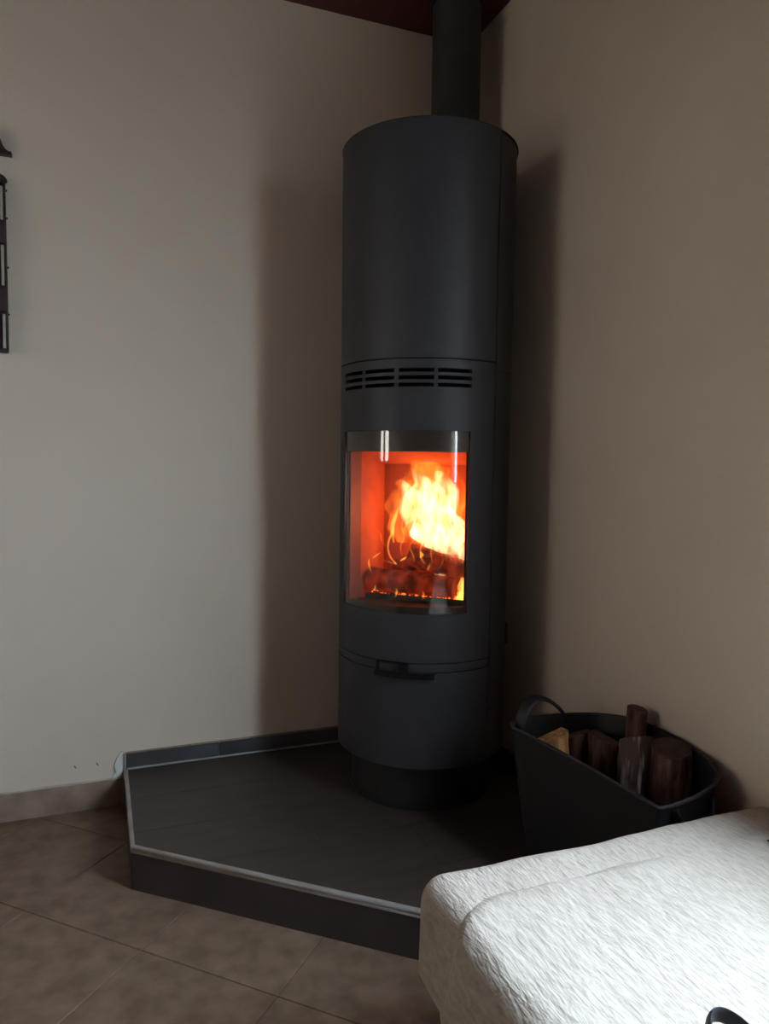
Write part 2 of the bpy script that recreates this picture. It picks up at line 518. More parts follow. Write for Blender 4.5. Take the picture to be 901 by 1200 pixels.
# two small scuffs low on the left wall
for (sx, sz, ln, tilt) in ((-1.230, 0.137, 0.013, 0.5), (-1.293, 0.137, 0.012, 0.6)):
    s = MB().tube([(sx-math.sin(tilt)*ln/2, -0.0004, sz+math.cos(tilt)*ln/2), (sx, -0.0012, sz), (sx+math.sin(tilt)*ln/2, -0.0004, sz-math.cos(tilt)*ln/2)],
                  [0.0006, 0.0018, 0.0006], 6)
    tag(s.build('trim_2', 'core'), kind='structure', label='small dark chip in the plaster above the skirting')

# ------------------------------------------------------------------ hearth platform
HZ = 0.112
HP = [(-1.152, -0.001), (-1.148, -0.488), (-0.300, -1.203), (-0.001, -1.203), (-0.001, -0.001)]
he = thing('hearth_platform', 'raised corner hearth of dark slate tiles edged with pale metal trim', 'hearth', (0, 0, 0))
inner = shrink(HP, 0.006)
MB().prism(inner, 0.0005, HZ-0.009).build('core', 'core', he, smooth=0)
top_region = shrink(HP, 0.0055)
rows = [0.2, -0.02, -0.22, -0.42, -0.62, -0.82, -1.02, -1.22]
offs = [-0.70, -0.35, -0.994, -0.70, -0.45, -0.85, -0.60]
for r in range(len(rows)-1):
    for k in range(-3, 4):
        xa = offs[r] + 0.6*k
        q = [(xa, rows[r+1]), (xa+0.6, rows[r+1]), (xa+0.6, rows[r]), (xa, rows[r])]
        p = clip(q, top_region)
        if not p or parea(p) < 0.0008: continue
        p = shrink(p, 0.0005)
        MB().prism(p, HZ-0.009, HZ-0.0005).build('tile', 'slate', he, smooth=0)
# riser tiles below the trim
def riser(a, b, name='riser_tile'):
    a, b = Vector(a), Vector(b)
    d = (b-a).normalized(); nrm = Vector((d.y, -d.x))
    n = max(1, round((b-a).length/1.2))
    for i in range(n):
        p = a + (b-a)*(i/n) + d*0.001; q = a + (b-a)*((i+1)/n) - d*0.001
        poly = [tuple(p-nrm*0.006), tuple(p-nrm*0.0005), tuple(q-nrm*0.0005), tuple(q-nrm*0.006)]
        MB().prism(poly, 0.0006, HZ-0.0130).build(name, 'riser', he, smooth=0)
riser(HP[0], HP[1]); riser(HP[1], HP[2]); riser(HP[2], HP[3])
# pale metal edge profile: rounded nosing plus a lower lip
def trim_profile(path, zc):
    t = MB()
    n = len(path)
    prof = [(0.0050, -0.0135), (0.0050, -0.0072), (0.0028, -0.0064), (0.0028, -0.0046), (0.0053, -0.0036), (0.0050, 0.0006), (0.0022, 0.0028), (-0.0055, 0.0028), (-0.0065, 0.0), (-0.0065, -0.0135)]
    rings = []
    for i in range(n):
        p = Vector(path[i])
        d1 = (p-Vector(path[i-1])).normalized() if i > 0 else (Vector(path[1])-p).normalized()
        d2 = (Vector(path[i+1])-p).normalized() if i < n-1 else d1
        n1, n2 = Vector((d1.y, -d1.x)), Vector((d2.y, -d2.x))
        o = (n1+n2)/(1+n1.dot(n2))
        rings.append([(p.x-o.x*a, p.y-o.y*a, zc+b) for a, b in [(-q[0]+0.004, q[1]) for q in prof]])
    k = len(prof)
    v = [q for r in rings for q in r]
    f = [(i*k+j, i*k+(j+1) % k, (i+1)*k+(j+1) % k, (i+1)*k+j) for i in range(n-1) for j in range(k)]
    f += [tuple(range(k)), tuple(range((n-1)*k, n*k))]
    return t.add(v, f)
trim_profile([HP[0], HP[1], HP[2], HP[3]], HZ-0.002).build('edge_trim', 'alu', he, smooth=50)
# upstands along both walls, their sealant bead and the metal end cap
for i in range(4):
    xa, xb = -1.147 + 0.2855*i, -1.147 + 0.2855*(i+1) - 0.0015
    MB().box((xa, -0.011, HZ-0.001), (xb, -0.001, 0.160), 0.001).build('upstand_tile', 'upstand', he)
for i in range(4):
    ya, yb = -1.200 + 0.297*i, -1.200 + 0.297*(i+1) - 0.0015
    MB().box((-0.011, ya, HZ-0.001), (-0.001, yb, 0.160), 0.001).build('upstand_tile', 'upstand', he)
MB().tube([(-1.143, -0.0125, HZ+0.003), (-0.7, -0.0125, HZ+0.003), (-0.013, -0.0125, HZ+0.003)], 0.0035, 8).build('sealant_bead', 'alu', he)
MB().tube([(-1.148, -0.003, 0.1625), (-0.9, -0.003, 0.163), (-0.5, -0.003, 0.1625), (-0.02, -0.003, 0.1625)], 0.0032, 8).build('joint_bead', 'skirt', he)
MB().box((-1.1535, -0.013, HZ-0.004), (-1.1475, -0.001, 0.163), 0.0015).build('end_cap', 'alu', he)

# ------------------------------------------------------------------ wood stove
SX, SY = -0.310, -0.368
FR = rad(-42.5)
st = thing('wood_stove', 'tall dark grey cylindrical wood stove burning in the room corner', 'stove', (SX, SY, HZ), FR)
def cyl(r):
    return lambda a, z: (r*math.sin(rad(a)), -r*math.cos(rad(a)), z-HZ)
RS = 0.25
def shell(name, a0, a1, z0, z1, r=RS, t=0.006, mt='stove', da=2.5, parent=None):
    v, f = grid_solid(steps(a0, a1, da), [z0, z1], no, cyl(r), cyl(r-t))
    return mesh_obj(name, v, f, mt, parent or st, smooth=30)
TOP, S1, GT, GB, S2, S3, BOT = 1.957, 1.347, 1.160, 0.672, 0.5385, 0.514, 0.248
AG, AS = 47.0, 66.5
# plinth
pl = MB()
n = 64
prof = [(0.0, 0.0005), (0.21, 0.0005), (0.21, 0.014), (0.207, 0.016), (0.207, 0.145), (0.0, 0.145)]
v, f = [], []
for r, z in prof:
    v += [(r*math.sin(2*PI*k/n), -r*math.cos(2*PI*k/n), z) for k in range(n)]
for i in range(1, len(prof)-2):
    f += [(i*n+k, i*n+(k+1) % n, (i+1)*n+(k+1) % n, (i+1)*n+k) for k in range(n)]
f += [tuple(n+k for k in range(n)), tuple((len(prof)-2)*n+k for k in range(n))]
v2 = [p for p in v[n:-n]]
f2 = [tuple(i-n for i in q) for q in f]
mesh_obj('plinth', v2, f2, 'stove_dark', st)
# outer shells
shell('upper_shell', -AS, AS, S1+0.002, TOP-0.004)
SL = [(-47.0, -25.4), (-23.0, -1.3), (1.3, 23.0), (25.4, 47.0)]
SR = [(1.274, 1.2845), (1.293, 1.3035), (1.312, 1.3225)]
def front_hole(a, z):
    if -AG < a < AG and GB < z < GT: return True
    return any(p < a < q for p, q in SL) and any(p < z < q for p, q in SR)
v, f = grid_solid(sorted(set([-AS, -61, -56, -51.5, -AG, -43, -39, -35, -31, -28, -25.4, -23, -19, -15, -11, -7, -4, -1.3, 1.3, 4, 7, 11, 15, 19, 23, 25.4, 28, 31, 35, 39, 43, AG, 51.5, 56, 61, AS])),
                  [S2+0.0015, GB, GT] + [x for s in SR for x in s] + [S1-0.0015], front_hole, cyl(RS), cyl(RS-0.006))
mesh_obj('front_panel', v, f, 'stove', st, smooth=30)
shell('lower_band', -AS, AS, S3+0.0015, S2-0.0015, r=RS-0.0008)
shell('drawer_front', -AS, AS, BOT, S3-0.0015)
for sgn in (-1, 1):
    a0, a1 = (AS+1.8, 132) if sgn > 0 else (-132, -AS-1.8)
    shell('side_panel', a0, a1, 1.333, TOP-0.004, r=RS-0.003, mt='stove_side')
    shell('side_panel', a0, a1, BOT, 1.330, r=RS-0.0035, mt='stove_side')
# flat back
bx_, by_ = (RS-0.004)*math.sin(rad(132)), -(RS-0.004)*math.cos(rad(132))
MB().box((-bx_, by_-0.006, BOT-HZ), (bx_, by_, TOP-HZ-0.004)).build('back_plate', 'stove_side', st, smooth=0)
# top plate with a thin protruding rim
tp = [(cyl(RS+0.0015)(a, 0)[0], cyl(RS+0.0015)(a, 0)[1]) for a in [-132+264*i/88 for i in range(89)]]
MB().prism(tp, TOP-HZ-0.0035, TOP-HZ, 0.0012).build('top_plate', 'stove', st)
# black liner added behind the panels to give the joints their shade
v, f = grid_solid(sorted(set(steps(-120, 120, 5) + [-AG, AG])), [BOT, GB, GT, 1.262, 1.334, TOP-0.006], lambda a, z: -AG < a < AG and (GB < z < GT or 1.262 < z < 1.334), cyl(RS-0.016), cyl(RS-0.019))
mesh_obj('joint_dark_liner', v, f, 'stove_dark', st)
# bottom tray closing the shell
tb = [(cyl(RS-0.008)(a, 0)[0], cyl(RS-0.008)(a, 0)[1]) for a in [-131+262*i/60 for i in range(61)]]
MB().prism(tb, BOT-HZ+0.001, BOT-HZ+0.006).build('bottom_plate', 'stove_dark', st)

# firebox behind the glass: opening 0.33 wide, side and back bricks, sloping baffle
W2, YB, YF, ZB, ZT = 0.166, 0.100, -0.090, 0.660, 1.140
z = lambda q: q-HZ
fb = thing('firebox', None, None)
del_keys = [k for k in fb.keys()]
fb.parent = st
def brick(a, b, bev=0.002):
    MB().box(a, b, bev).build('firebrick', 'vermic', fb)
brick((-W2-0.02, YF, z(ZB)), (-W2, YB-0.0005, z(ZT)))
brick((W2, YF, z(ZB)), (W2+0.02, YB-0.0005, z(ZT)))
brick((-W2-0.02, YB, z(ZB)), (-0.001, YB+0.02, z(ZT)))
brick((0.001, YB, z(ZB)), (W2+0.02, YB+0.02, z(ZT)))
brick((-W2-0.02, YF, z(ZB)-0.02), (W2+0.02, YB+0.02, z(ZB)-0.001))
# baffle, lower at the back
v = [(-W2+0.002, YB-0.002, z(1.070)), (W2-0.002, YB-0.002, z(1.070)), (W2-0.002, YF-0.02, z(1.118)), (-W2+0.002, YF-0.02, z(1.118))]
v += [(x, y, q+0.018) for x, y, q in v]
mesh_obj('baffle', v, [(0,3,2,1),(4,5,6,7),(0,1,5,4),(1,2,6,5),(2,3,7,6),(3,0,4,7)], 'vermic', fb, smooth=0)
# door frame: dark reveal from the glass edge back to the opening
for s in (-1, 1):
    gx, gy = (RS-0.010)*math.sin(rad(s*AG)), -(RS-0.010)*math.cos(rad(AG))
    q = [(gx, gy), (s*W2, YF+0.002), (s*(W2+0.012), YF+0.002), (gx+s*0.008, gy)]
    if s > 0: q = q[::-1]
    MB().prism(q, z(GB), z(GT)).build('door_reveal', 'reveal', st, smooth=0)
arc = [(cyl(RS-0.010)(a, 0)[0], cyl(RS-0.010)(a, 0)[1]) for a in [-AG+2*AG*i/30 for i in range(31)]]
MB().prism(arc + [(W2, YF+0.002), (-W2, YF+0.002)], z(GB)-0.006, z(GB)+0.002).build('door_sill', 'frit', st, smooth=0)
MB().prism(arc + [(W2, YF+0.002), (-W2, YF+0.002)], z(GT)-0.002, z(GT)+0.006).build('door_head', 'frit', st, smooth=0)
# curved glass with dark printed bands at top and bottom
v, f = grid_solid([-AG+0.3+2*(AG-0.3)*i/48 for i in range(49)], [GB+0.001, GT-0.001], no, cyl(RS-0.0015), cyl(RS-0.0055))
gls = mesh_obj('glass', v, f, 'glass', st)
v, f = grid_solid([-AG+0.3+2*(AG-0.3)*i/48 for i in range(49)], [1.1045, GT-0.001], no, cyl(RS-0.0060), cyl(RS-0.0075))
mesh_obj('printed_band', v, f, 'frit', gls)
v, f = grid_solid([-AG+0.3+2*(AG-0.3)*i/48 for i in range(49)], [GB+0.001, 0.690], no, cyl(RS-0.0060), cyl(RS-0.0075))
mesh_obj('printed_band', v, f, 'frit', gls)
# door handle: curved bar with a post, under the door
h = thing('handle', None, None); h.parent = st
v, f = grid_solid(steps(-10.4, 26.0, 2), [0.4995, 0.5125], no, cyl(RS+0.016), cyl(RS+0.006))
mesh_obj('bar', v, f, 'handle', h)
v, f = grid_solid(steps(4.8, 10.2, 2), [0.506, 0.5375], no, cyl(RS+0.012), cyl(RS-0.004))
mesh_obj('post', v, f, 'handle', h)
v, f = grid_solid(steps(-10.4, -9.3, 1), [0.5125, 0.5375], no, cyl(RS+0.008), cyl(RS-0.004))
mesh_obj('bracket', v, f, 'handle', h)
v, f = grid_solid(steps(-10.4, 5.0, 2), [0.5345, 0.5385], no, cyl(RS+0.003), cyl(RS-0.004))
mesh_obj('bracket', v, f, 'handle', h)
# small latch block low on the side
v, f = grid_solid(steps(100, 112, 3), [0.548, 0.60], no, cyl(RS+0.004), cyl(RS-0.003))
mesh_obj('side_latch', v, f, 'stove_dark', st)
# grate bars and front log guard
for i in range(9):
    u = -0.128 + 0.032*i
    MB().box((u-0.006, -0.080, z(0.661)), (u+0.006, 0.08, z(0.676)), 0.002).build('grate_bar', 'stove_dark', fb)
MB().box((-0.150, -0.088, z(0.661)), (0.150, -0.080, z(0.690)), 0.002).build('log_guard', 'stove_dark', fb)

# flue pipe behind the stove, up through the ceiling
PX, PY, PR = -0.143, -0.186, 0.0765
fp = thing('flue_pipe', 'dark flue pipe rising from behind the stove to the ceiling', 'pipe', (PX, PY, 1.45))
n = 48
def lathe(prof, n=48):
    v, f = [], []
    for r, zz in prof: v += [(r*math.cos(2*PI*k/n), r*math.sin(2*PI*k/n), zz) for k in range(n)]
    for i in range(len(prof)-1): f += [(i*n+k, i*n+(k+1) % n, (i+1)*n+(k+1) % n, (i+1)*n+k) for k in range(n)]
    f += [tuple(range(n)), tuple(range((len(prof)-1)*n, len(prof)*n))]
    return v, f
v, f = lathe([(PR, 0.0), (PR, CEIL-1.45-0.001)])
mesh_obj('pipe', v, f, 'pipe', fp)
v, f = lathe([(PR+0.0008, CEIL-1.45-0.012), (PR+0.006, CEIL-1.45-0.010), (PR+0.007, CEIL-1.45-0.0005)])
mesh_obj('ceiling_ring', v, f, 'pipe', fp)

# ------------------------------------------------------------------ the fire
FM = Matrix.Translation((SX, SY, 0)) @ Matrix.Rotation(FR, 4, 'Z')
def F(u, vv, zz): return FM @ Vector((u, -vv, zz))          # u right, vv towards the room, z up
def gnarled(a, b, r, n=16, m=14, seed=0, amp=0.18):
    a, b = Vector(a), Vector(b)
    d = (b-a).normalized()
    ref = Vector((0, 0, 1)) if abs(d.z) < 0.9 else Vector((1, 0, 0))
    e1 = d.cross(ref).normalized(); e2 = d.cross(e1)
    v, f = [], []
    for i in range(m+1):
        t = i/m
        p = a + (b-a)*t
        rr = r*(1-0.10*abs(2*t-1)**4)
        for k in range(n):
            th = 2*PI*k/n
            q = rr*(1 + amp*noise.noise((math.cos(th)*1.4+seed*7.1, math.sin(th)*1.4, t*3+seed)) + 0.5*amp*noise.noise((math.cos(th)*5+seed, math.sin(th)*5, t*6)))
            v.append(p + e1*math.cos(th)*q + e2*math.sin(th)*q)
    for i in range(m):
        f += [(i*n+k, i*n+(k+1) % n, (i+1)*n+(k+1) % n, (i+1)*n+k) for k in range(n)]
    f += [tuple(range(n)), tuple(range(m*n, (m+1)*n))]
    return v, f
def rooted(name, v, f, mt, label, cat, group):
    c = Vector((sum(p.x for p in v)/len(v), sum(p.y for p in v)/len(v), min(p.z for p in v)))
    o = mesh_obj(name, [p-c for p in v], f, mt, None, loc=c, smooth=60)
    return tag(o, label, cat, group)
G = 'logs burning in the stove'
v, f = gnarled(F(-0.155, 0.050, 0.728), F(0.115, 0.052, 0.716), 0.034, seed=1)
rooted('burning_log', v, f, 'char', 'burning log lying across the front of the stove fire', 'log', G)
v, f = gnarled(F(-0.035, 0.020, 0.802), F(0.155, 0.010, 0.748), 0.036, seed=2)
rooted('burning_log', v, f, 'char', 'burning log slanting down to the right beneath the brightest flames', 'log', G)
v, f = gnarled(F(-0.115, -0.055, 0.740), F(0.02, 0.0, 0.79), 0.032, seed=3)
rooted('burning_log', v, f, 'char', 'burning log at the back left of the stove fire', 'log', G)
# ember bed: too many bits to count
eb = MB()
for i in range(240):
    p = F(random.uniform(-0.14, 0.14), random.uniform(-0.075, 0.075), 0.679+random.uniform(0, 0.012))
    s = random.uniform(0.005, 0.011)
    vs_ = [p + Vector((random.uniform(.6, 1)*s*a, random.uniform(.6, 1)*s*b_, random.uniform(.5, .8)*s*c_)) for a, b_, c_ in ((1,0,0),(-1,0,0),(0,1,0),(0,-1,0),(0,0,1),(0,0,-1))]
    eb.add(vs_, [(0,2,4),(2,1,4),(1,3,4),(3,0,4),(2,0,5),(1,2,5),(3,1,5),(0,3,5)])
tag(eb.build('embers', 'ember', smooth=0), 'bed of glowing orange embers under the burning logs', 'embers', kind='stuff')

# flames: closed tongues of glowing gas
fire = thing('flames', 'bright yellow flames leaping over the logs inside the stove', 'fire', tuple(F(0, 0, 0.69)), FR)
def px(x, y, vv):
    """photo pixel of a flame -> firebox (u, depth, z) at depth vv"""
    return Vector((-0.01 + (x-490)*0.00264 + (vv-0.02)*0.28, -vv, 0.932 - (y-600)*0.00247 + (vv-0.02)*0.08 - 0.69))
def tongue(path, vv, mt, thick=0.7, seed=0, wob=0.25, n=14, m=26):
    """path: (x, y, half width in px) from base to tip"""
    P = [px(x, y, vv) for x, y, w_ in path]; Rr = [w_*0.00264 for x, y, w_ in path]
    v, f = [], []
    k = len(P)-1
    for i in range(m+1):
        t = i/m*k
        j = min(int(t), k-1); s = t-j
        def cr_(a):
            p0, p1, p2, p3 = a[max(j-1, 0)], a[j], a[j+1], a[min(j+2, k)]
            return 0.5*((2*p1) + (p2-p0)*s + (2*p0-5*p1+4*p2-p3)*s*s + (3*p1-p0-3*p2+p3)*s**3)
        c = cr_(P); r = max(0.0008, cr_(Rr))
        for q in range(n):
            th = 2*PI*q/n
            e = r*(1 + wob*1.6*noise.noise((math.cos(th)*1.2+seed*5, math.sin(th)*1.2, c.z*26+seed)))
            v.append(c + Vector((math.cos(th)*e, math.sin(th)*e*thick, 0)))
    for i in range(m):
        f += [(i*n+q, i*n+(q+1) % n, (i+1)*n+(q+1) % n, (i+1)*n+q) for q in range(n)]
    f += [tuple(range(n)), tuple(range(m*n, (m+1)*n))]
    return mesh_obj('flame_tongue', v, f, mt, fire, smooth=180)
tongue([(517, 652, 14), (513, 632, 30), (507, 608, 30), (502, 585, 24), (497, 568, 17), (488, 556, 8), (482, 548, 2)], -0.02, 'flame', 0.8, 1)
tongue([(536, 664, 6), (533, 645, 14), (531, 622, 13), (528, 605, 9), (526, 592, 2)], 0.02, 'flame', 0.9, 2)
tongue([(484, 628, 5), (477, 604, 9), (474, 585, 9), (474, 571, 7), (468, 562, 2)], 0.0, 'flame', 0.9, 3)
tongue([(524, 600, 8), (523, 580, 14), (518, 562, 12), (512, 550, 4)], -0.03, 'flame', 0.8, 4)
tongue([(500, 640, 20), (500, 600, 36), (500, 570, 34), (497, 548, 26), (492, 536, 12)], -0.05, 'flame2', 0.6, 5, 0.4)
tongue([(468, 640, 8), (463, 612, 13), (464, 590, 13), (468, 572, 8), (474, 556, 2)], -0.05, 'flame2', 0.7, 6, 0.4)
tongue([(546, 655, 4), (543, 625, 9), (538, 595, 12), (534, 570, 10), (530, 552, 3)], -0.04, 'flame2', 0.7, 7, 0.4)
tongue([(536, 711, 3), (541, 702, 7), (545, 692, 8), (545, 683, 7), (542, 675, 2)], 0.06, 'wisp', 0.9, 8)
tongue([(506, 679, 3), (512, 676, 9), (519, 673, 6), (523, 671, 1)], 0.045, 'flame', 0.6, 9)
W_ = [([(500, 662, .6), (495, 655, 1.0), (494, 645, 1.2), (496, 636, 1.2), (492, 626, 1.6), (489, 614, 2.2)], 0.075),
      ([(466, 664, 1.6), (459, 656, 1.3), (456, 646, 1.1), (457, 636, 1.4), (461, 627, 2.2), (463, 619, 1.0)], 0.075),
      ([(437, 675, 0.6), (435, 669, 1.2), (434, 663, 1.3), (435, 659, 0.5)], 0.095),
      ([(438, 659, 0.6), (441, 656, 1.6), (445, 653, 1.3), (448, 651, 0.4)], 0.080),
      ([(452, 645, 0.4), (446, 637, 0.8), (445, 630, 0.8), (440, 626, 0.4)], 0.03),
      ([(516, 666, 0.4), (520, 655, 0.7), (517, 645, 0.7), (515, 634, 0.5)], 0.075),
      ([(494, 655, 0.8), (496, 651, 2.2), (494, 647, 0.9)], 0.08),
      ([(471, 660, 1.0), (475, 657, 2.4), (478, 654, 0.6)], 0.08),
      ([(487, 662, 0.5), (485, 652, 0.8), (481, 643, 0.8), (484, 634, 0.7), (481, 620, 0.5)], 0.06),
      ([(472, 655, 0.5), (470, 643, 0.8), (474, 632, 0.8), (471, 618, 0.9), (474, 606, 0.5)], 0.05),
      ([(508, 660, 0.4), (506, 648, 0.7), (508, 636, 0.6), (506, 628, 0.4)], 0.07),
      ([(449, 660, 0.5), (455, 661, 1.4), (462, 663, 1.2), (470, 665, 0.5)], 0.085),
      ([(503, 669, 0.6), (504, 665, 1.5), (506, 660, 0.6)], 0.085),
      ([(440, 697, 0.6), (442, 694, 1.2), (442, 690, 0.5)], 0.095),
      ([(466, 703, 0.6), (468, 697, 1.3), (467, 692, 0.6)], 0.095),
      ([(498, 703, 0.6), (499, 698, 1.1), (498, 693, 0.6)], 0.095),
      ([(460, 640, 1.2), (458, 622, 2.6), (462, 606, 2.4), (466, 594, 0.8)], 0.00)]
for k_, (path, vv) in enumerate(W_):
    tongue(path, vv, 'wisp', 1.0, 10+k_, 0.1, n=8, m=14)
# the fire's own light
for (u, vv, zz, e, rr) in ((0.035, -0.01, 0.93, 1.15, 0.05), (0.01, -0.02, 0.83, 0.3, 0.03)):
    l = bpy.data.lights.new('fire_light', 'POINT')
    l.energy = e; l.color = (1.0, 0.09, 0.010); l.shadow_soft_size = rr
    o = bpy.data.objects.new('fire_light', l); COL.objects.link(o); o.location = F(u, vv, zz)

# ------------------------------------------------------------------ log tub
def catmull(P, n):
    P = [Vector(p) for p in P]; k = len(P); out = []
    for i in range(n):
        t = i/n*k; j = int(t); s = t-j
        p0, p1, p2, p3 = P[(j-1) % k], P[j % k], P[(j+1) % k], P[(j+2) % k]
        out.append(0.5*((2*p1) + (p2-p0)*s + (2*p0-5*p1+4*p2-p3)*s*s + (3*p1-p0-3*p2+p3)*s**3))
    return out
def spline(P, n):
    P = [Vector(p) for p in P]; k = len(P)-1; out = []
    for i in range(n+1):
        t = i/n*k; j = min(int(t), k-1); s = t-j
        p0, p1, p2, p3 = P[max(j-1, 0)], P[j], P[j+1], P[min(j+2, k)]
        out.append(0.5*((2*p1) + (p2-p0)*s + (2*p0-5*p1+4*p2-p3)*s*s + (3*p1-p0-3*p2+p3)*s**3))
    return out
RIM = [(-.290,-.860,.446),(-.272,-.93,.440),(-.238,-1.08,.430),(-.213,-1.245,.421),(-.195,-1.272,.420),(-.110,-1.277,.437),(-.045,-1.250,.455),
       (-.016,-1.14,.468),(-.014,-.98,.467),(-.060,-.880,.456),(-.15,-.838,.450),(-.25,-.832,.447)]
tub = thing('log_tub', 'black flexible rubber tub with loop handles, full of firewood', 'tub', (-0.15, -1.06, HZ))
n = 72
rim = catmull(RIM, n)
tc = Vector((-0.15, -1.06, HZ))
v, f = [], []
levels = [0.0, 0.02, 0.12, 0.3, 0.5, 0.7, 0.85, 0.95, 1.0]
def tub_pt(k, t, off=0.0):
    r = rim[k]
    c = Vector((-0.15, -1.045, 0))
    d = Vector((r.x-c.x, r.y-c.y, 0))
    base = Vector((c.x+d.x*0.74, c.y+d.y*0.72, HZ+0.001))
    s = t**0.75
    p = base.lerp(Vector((r.x, r.y, r.z)), t)
    p.x = base.x + (r.x-base.x)*s; p.y = base.y + (r.y-base.y)*s
    p = p - d.normalized()*off
    if t < 0.02: p = p - d.normalized()*0.006
    return p
for t in levels: v += [tub_pt(k, t) for k in range(n)]
L0 = len(levels)
inl = [1.0, 0.9, 0.6, 0.3, 0.04]
for t in inl: v += [tub_pt(k, t, 0.005) + Vector((0, 0, 0.006 if t < 0.1 else 0)) for k in range(n)]
tot = L0+len(inl)
for i in range(tot-1): f += [(i*n+k, i*n+(k+1) % n, (i+1)*n+(k+1) % n, (i+1)*n+k) for k in range(n)]
f += [tuple(range(n)), tuple(range((tot-1)*n, tot*n))]
mesh_obj('tub_wall', [p-tc for p in v], f, 'rubber', tub, smooth=50)
rb = MB().tube([p-tc+Vector((0, 0, 0.0)) for p in rim] + [rim[0]-tc], 0.0042, 8, caps=False)
rb.build('rim_bead', 'rubber', tub)
def strap(path, w_, t_, name, parent, mt, up):
    MB().tube(path, 1.0, 12, flat=(w_, t_), up=Vector(up)).build(name, mt, parent, smooth=60)
hp = [(-0.262, -0.850, 0.42), (-0.258, -0.848, 0.452), (-0.243, -0.842, 0.480), (-0.212, -0.835, 0.497), (-0.180, -0.835, 0.493), (-0.150, -0.838, 0.474), (-0.128, -0.842, 0.448), (-0.118, -0.846, 0.41)]
strap([q-tc for q in spline(hp, 30)], 0.015, 0.0045, 'handle', tub, 'rubber', (0.45, -0.85, 0.25))
hp = [(-0.178, -1.276, 0.415), (-0.172, -1.281, 0.40), (-0.155, -1.283, 0.378), (-0.125, -1.285, 0.366), (-0.098, -1.282, 0.378), (-0.084, -1.277, 0.40), (-0.080, -1.270, 0.42)]
strap([q-tc for q in spline(hp, 30)], 0.010, 0.004, 'handle', tub, 'rubber', (0.2, -0.9, 0.3))

# firewood in the tub
def firewood(base, top, sect, mt, label, endm='cutend', amp=0.06, seed=0, name='firewood_log', m=16, tilt=(0.0, 0.0)):
    base, top = Vector(base), Vector(top)
    d = top-base; Ln = d.length
    o = thing(name, label, 'log', tuple(base), 0, 'firewood in the tub')
    o.rotation_euler = d.to_track_quat('Z', 'Y').to_euler()
    n = len(sect); v, f = [], []
    for i in range(m+1):
        t = i/m
        for k, (a, b_) in enumerate(sect):
            q = 1 + amp*noise.noise((a*40+seed, b_*40, t*4+seed*3)) + 0.5*amp*noise.noise((a*120, b_*120+seed, t*9))
            v.append((a*q, b_*q, t*Ln + (a*tilt[0]+b_*tilt[1])*max(0, t*4-3)))
    for i in range(m): f += [(i*n+k, i*n+(k+1) % n, (i+1)*n+(k+1) % n, (i+1)*n+k) for k in range(n)]
    f += [tuple(range(n-1, -1, -1)), tuple(range(m*n, (m+1)*n))]
    mesh_obj('bark', v, f, mt, o, smooth=40)
    e = []
    ring = [(x*0.93, y*0.93) for x, y, _ in v[m*n:(m+1)*n]]
    ce = MB().prism(ring, Ln-0.001, Ln+0.0025, 0.001)
    ce.v = [(x, y, zz + x*tilt[0] + y*tilt[1]) for x, y, zz in ce.v]
    ce.build('cut_end', endm, o, smooth=0)
    return o
def rnd(r, n=18): return [(r*math.cos(2*PI*k/n), r*math.sin(2*PI*k/n)) for k in range(n)]
def wedge(w_, h_, n=8, ph=0.0):
    p = [(-w_, -h_*0.4), (-w_*0.5, -h_*0.42), (0, -h_*0.43), (w_*0.5, -h_*0.42), (w_, -h_*0.38)] + \
        [(w_*math.cos(t)*1.05, h_*0.62*math.sin(t)) for t in [PI*(i+1)/(n+1) for i in range(n)]]
    return [(x*math.cos(ph)-y*math.sin(ph), x*math.sin(ph)+y*math.cos(ph)) for x, y in p]
firewood((-0.205, -0.955, 0.130), (-0.213, -0.918, 0.434), wedge(0.036, 0.05, ph=-0.35), 'wood', 'pale split log with orange wood showing at the stove end of the tub', 'wood', seed=1, tilt=(-0.3, 0.1), amp=0.12)
firewood((-0.15, -0.945, 0.130), (-0.150, -0.925, 0.432), rnd(0.033), 'bark', 'dark bark log standing just beside the pale split log', seed=2, amp=0.25, tilt=(-0.2, 0.3))
firewood((-0.15, -1.03, 0.130), (-0.115, -0.985, 0.440), wedge(0.036, 0.06, ph=-0.4), 'bark', 'broad dark reddish log in the middle of the tub', seed=3, amp=0.22, tilt=(0.3, -0.1))
firewood((-0.085, -1.03, 0.130), (-0.046, -1.012, 0.512), rnd(0.023), 'bark', 'slim round log standing taller than the others in the tub', seed=4, amp=0.14, tilt=(0.15, 0.0))
firewood((-0.165, -1.135, 0.130), (-0.098, -1.070, 0.468), wedge(0.030, 0.055, ph=-0.9), 'palebark', 'split log with whitish flaking bark leaning below the tall slim log', seed=5, amp=0.25, tilt=(-0.25, 0.2))
firewood((-0.098, -1.165, 0.130), (-0.062, -1.140, 0.468), rnd(0.043), 'bark', 'thick reddish brown log by the wall at the couch end of the tub', seed=6, amp=0.24, tilt=(0.1, -0.3))

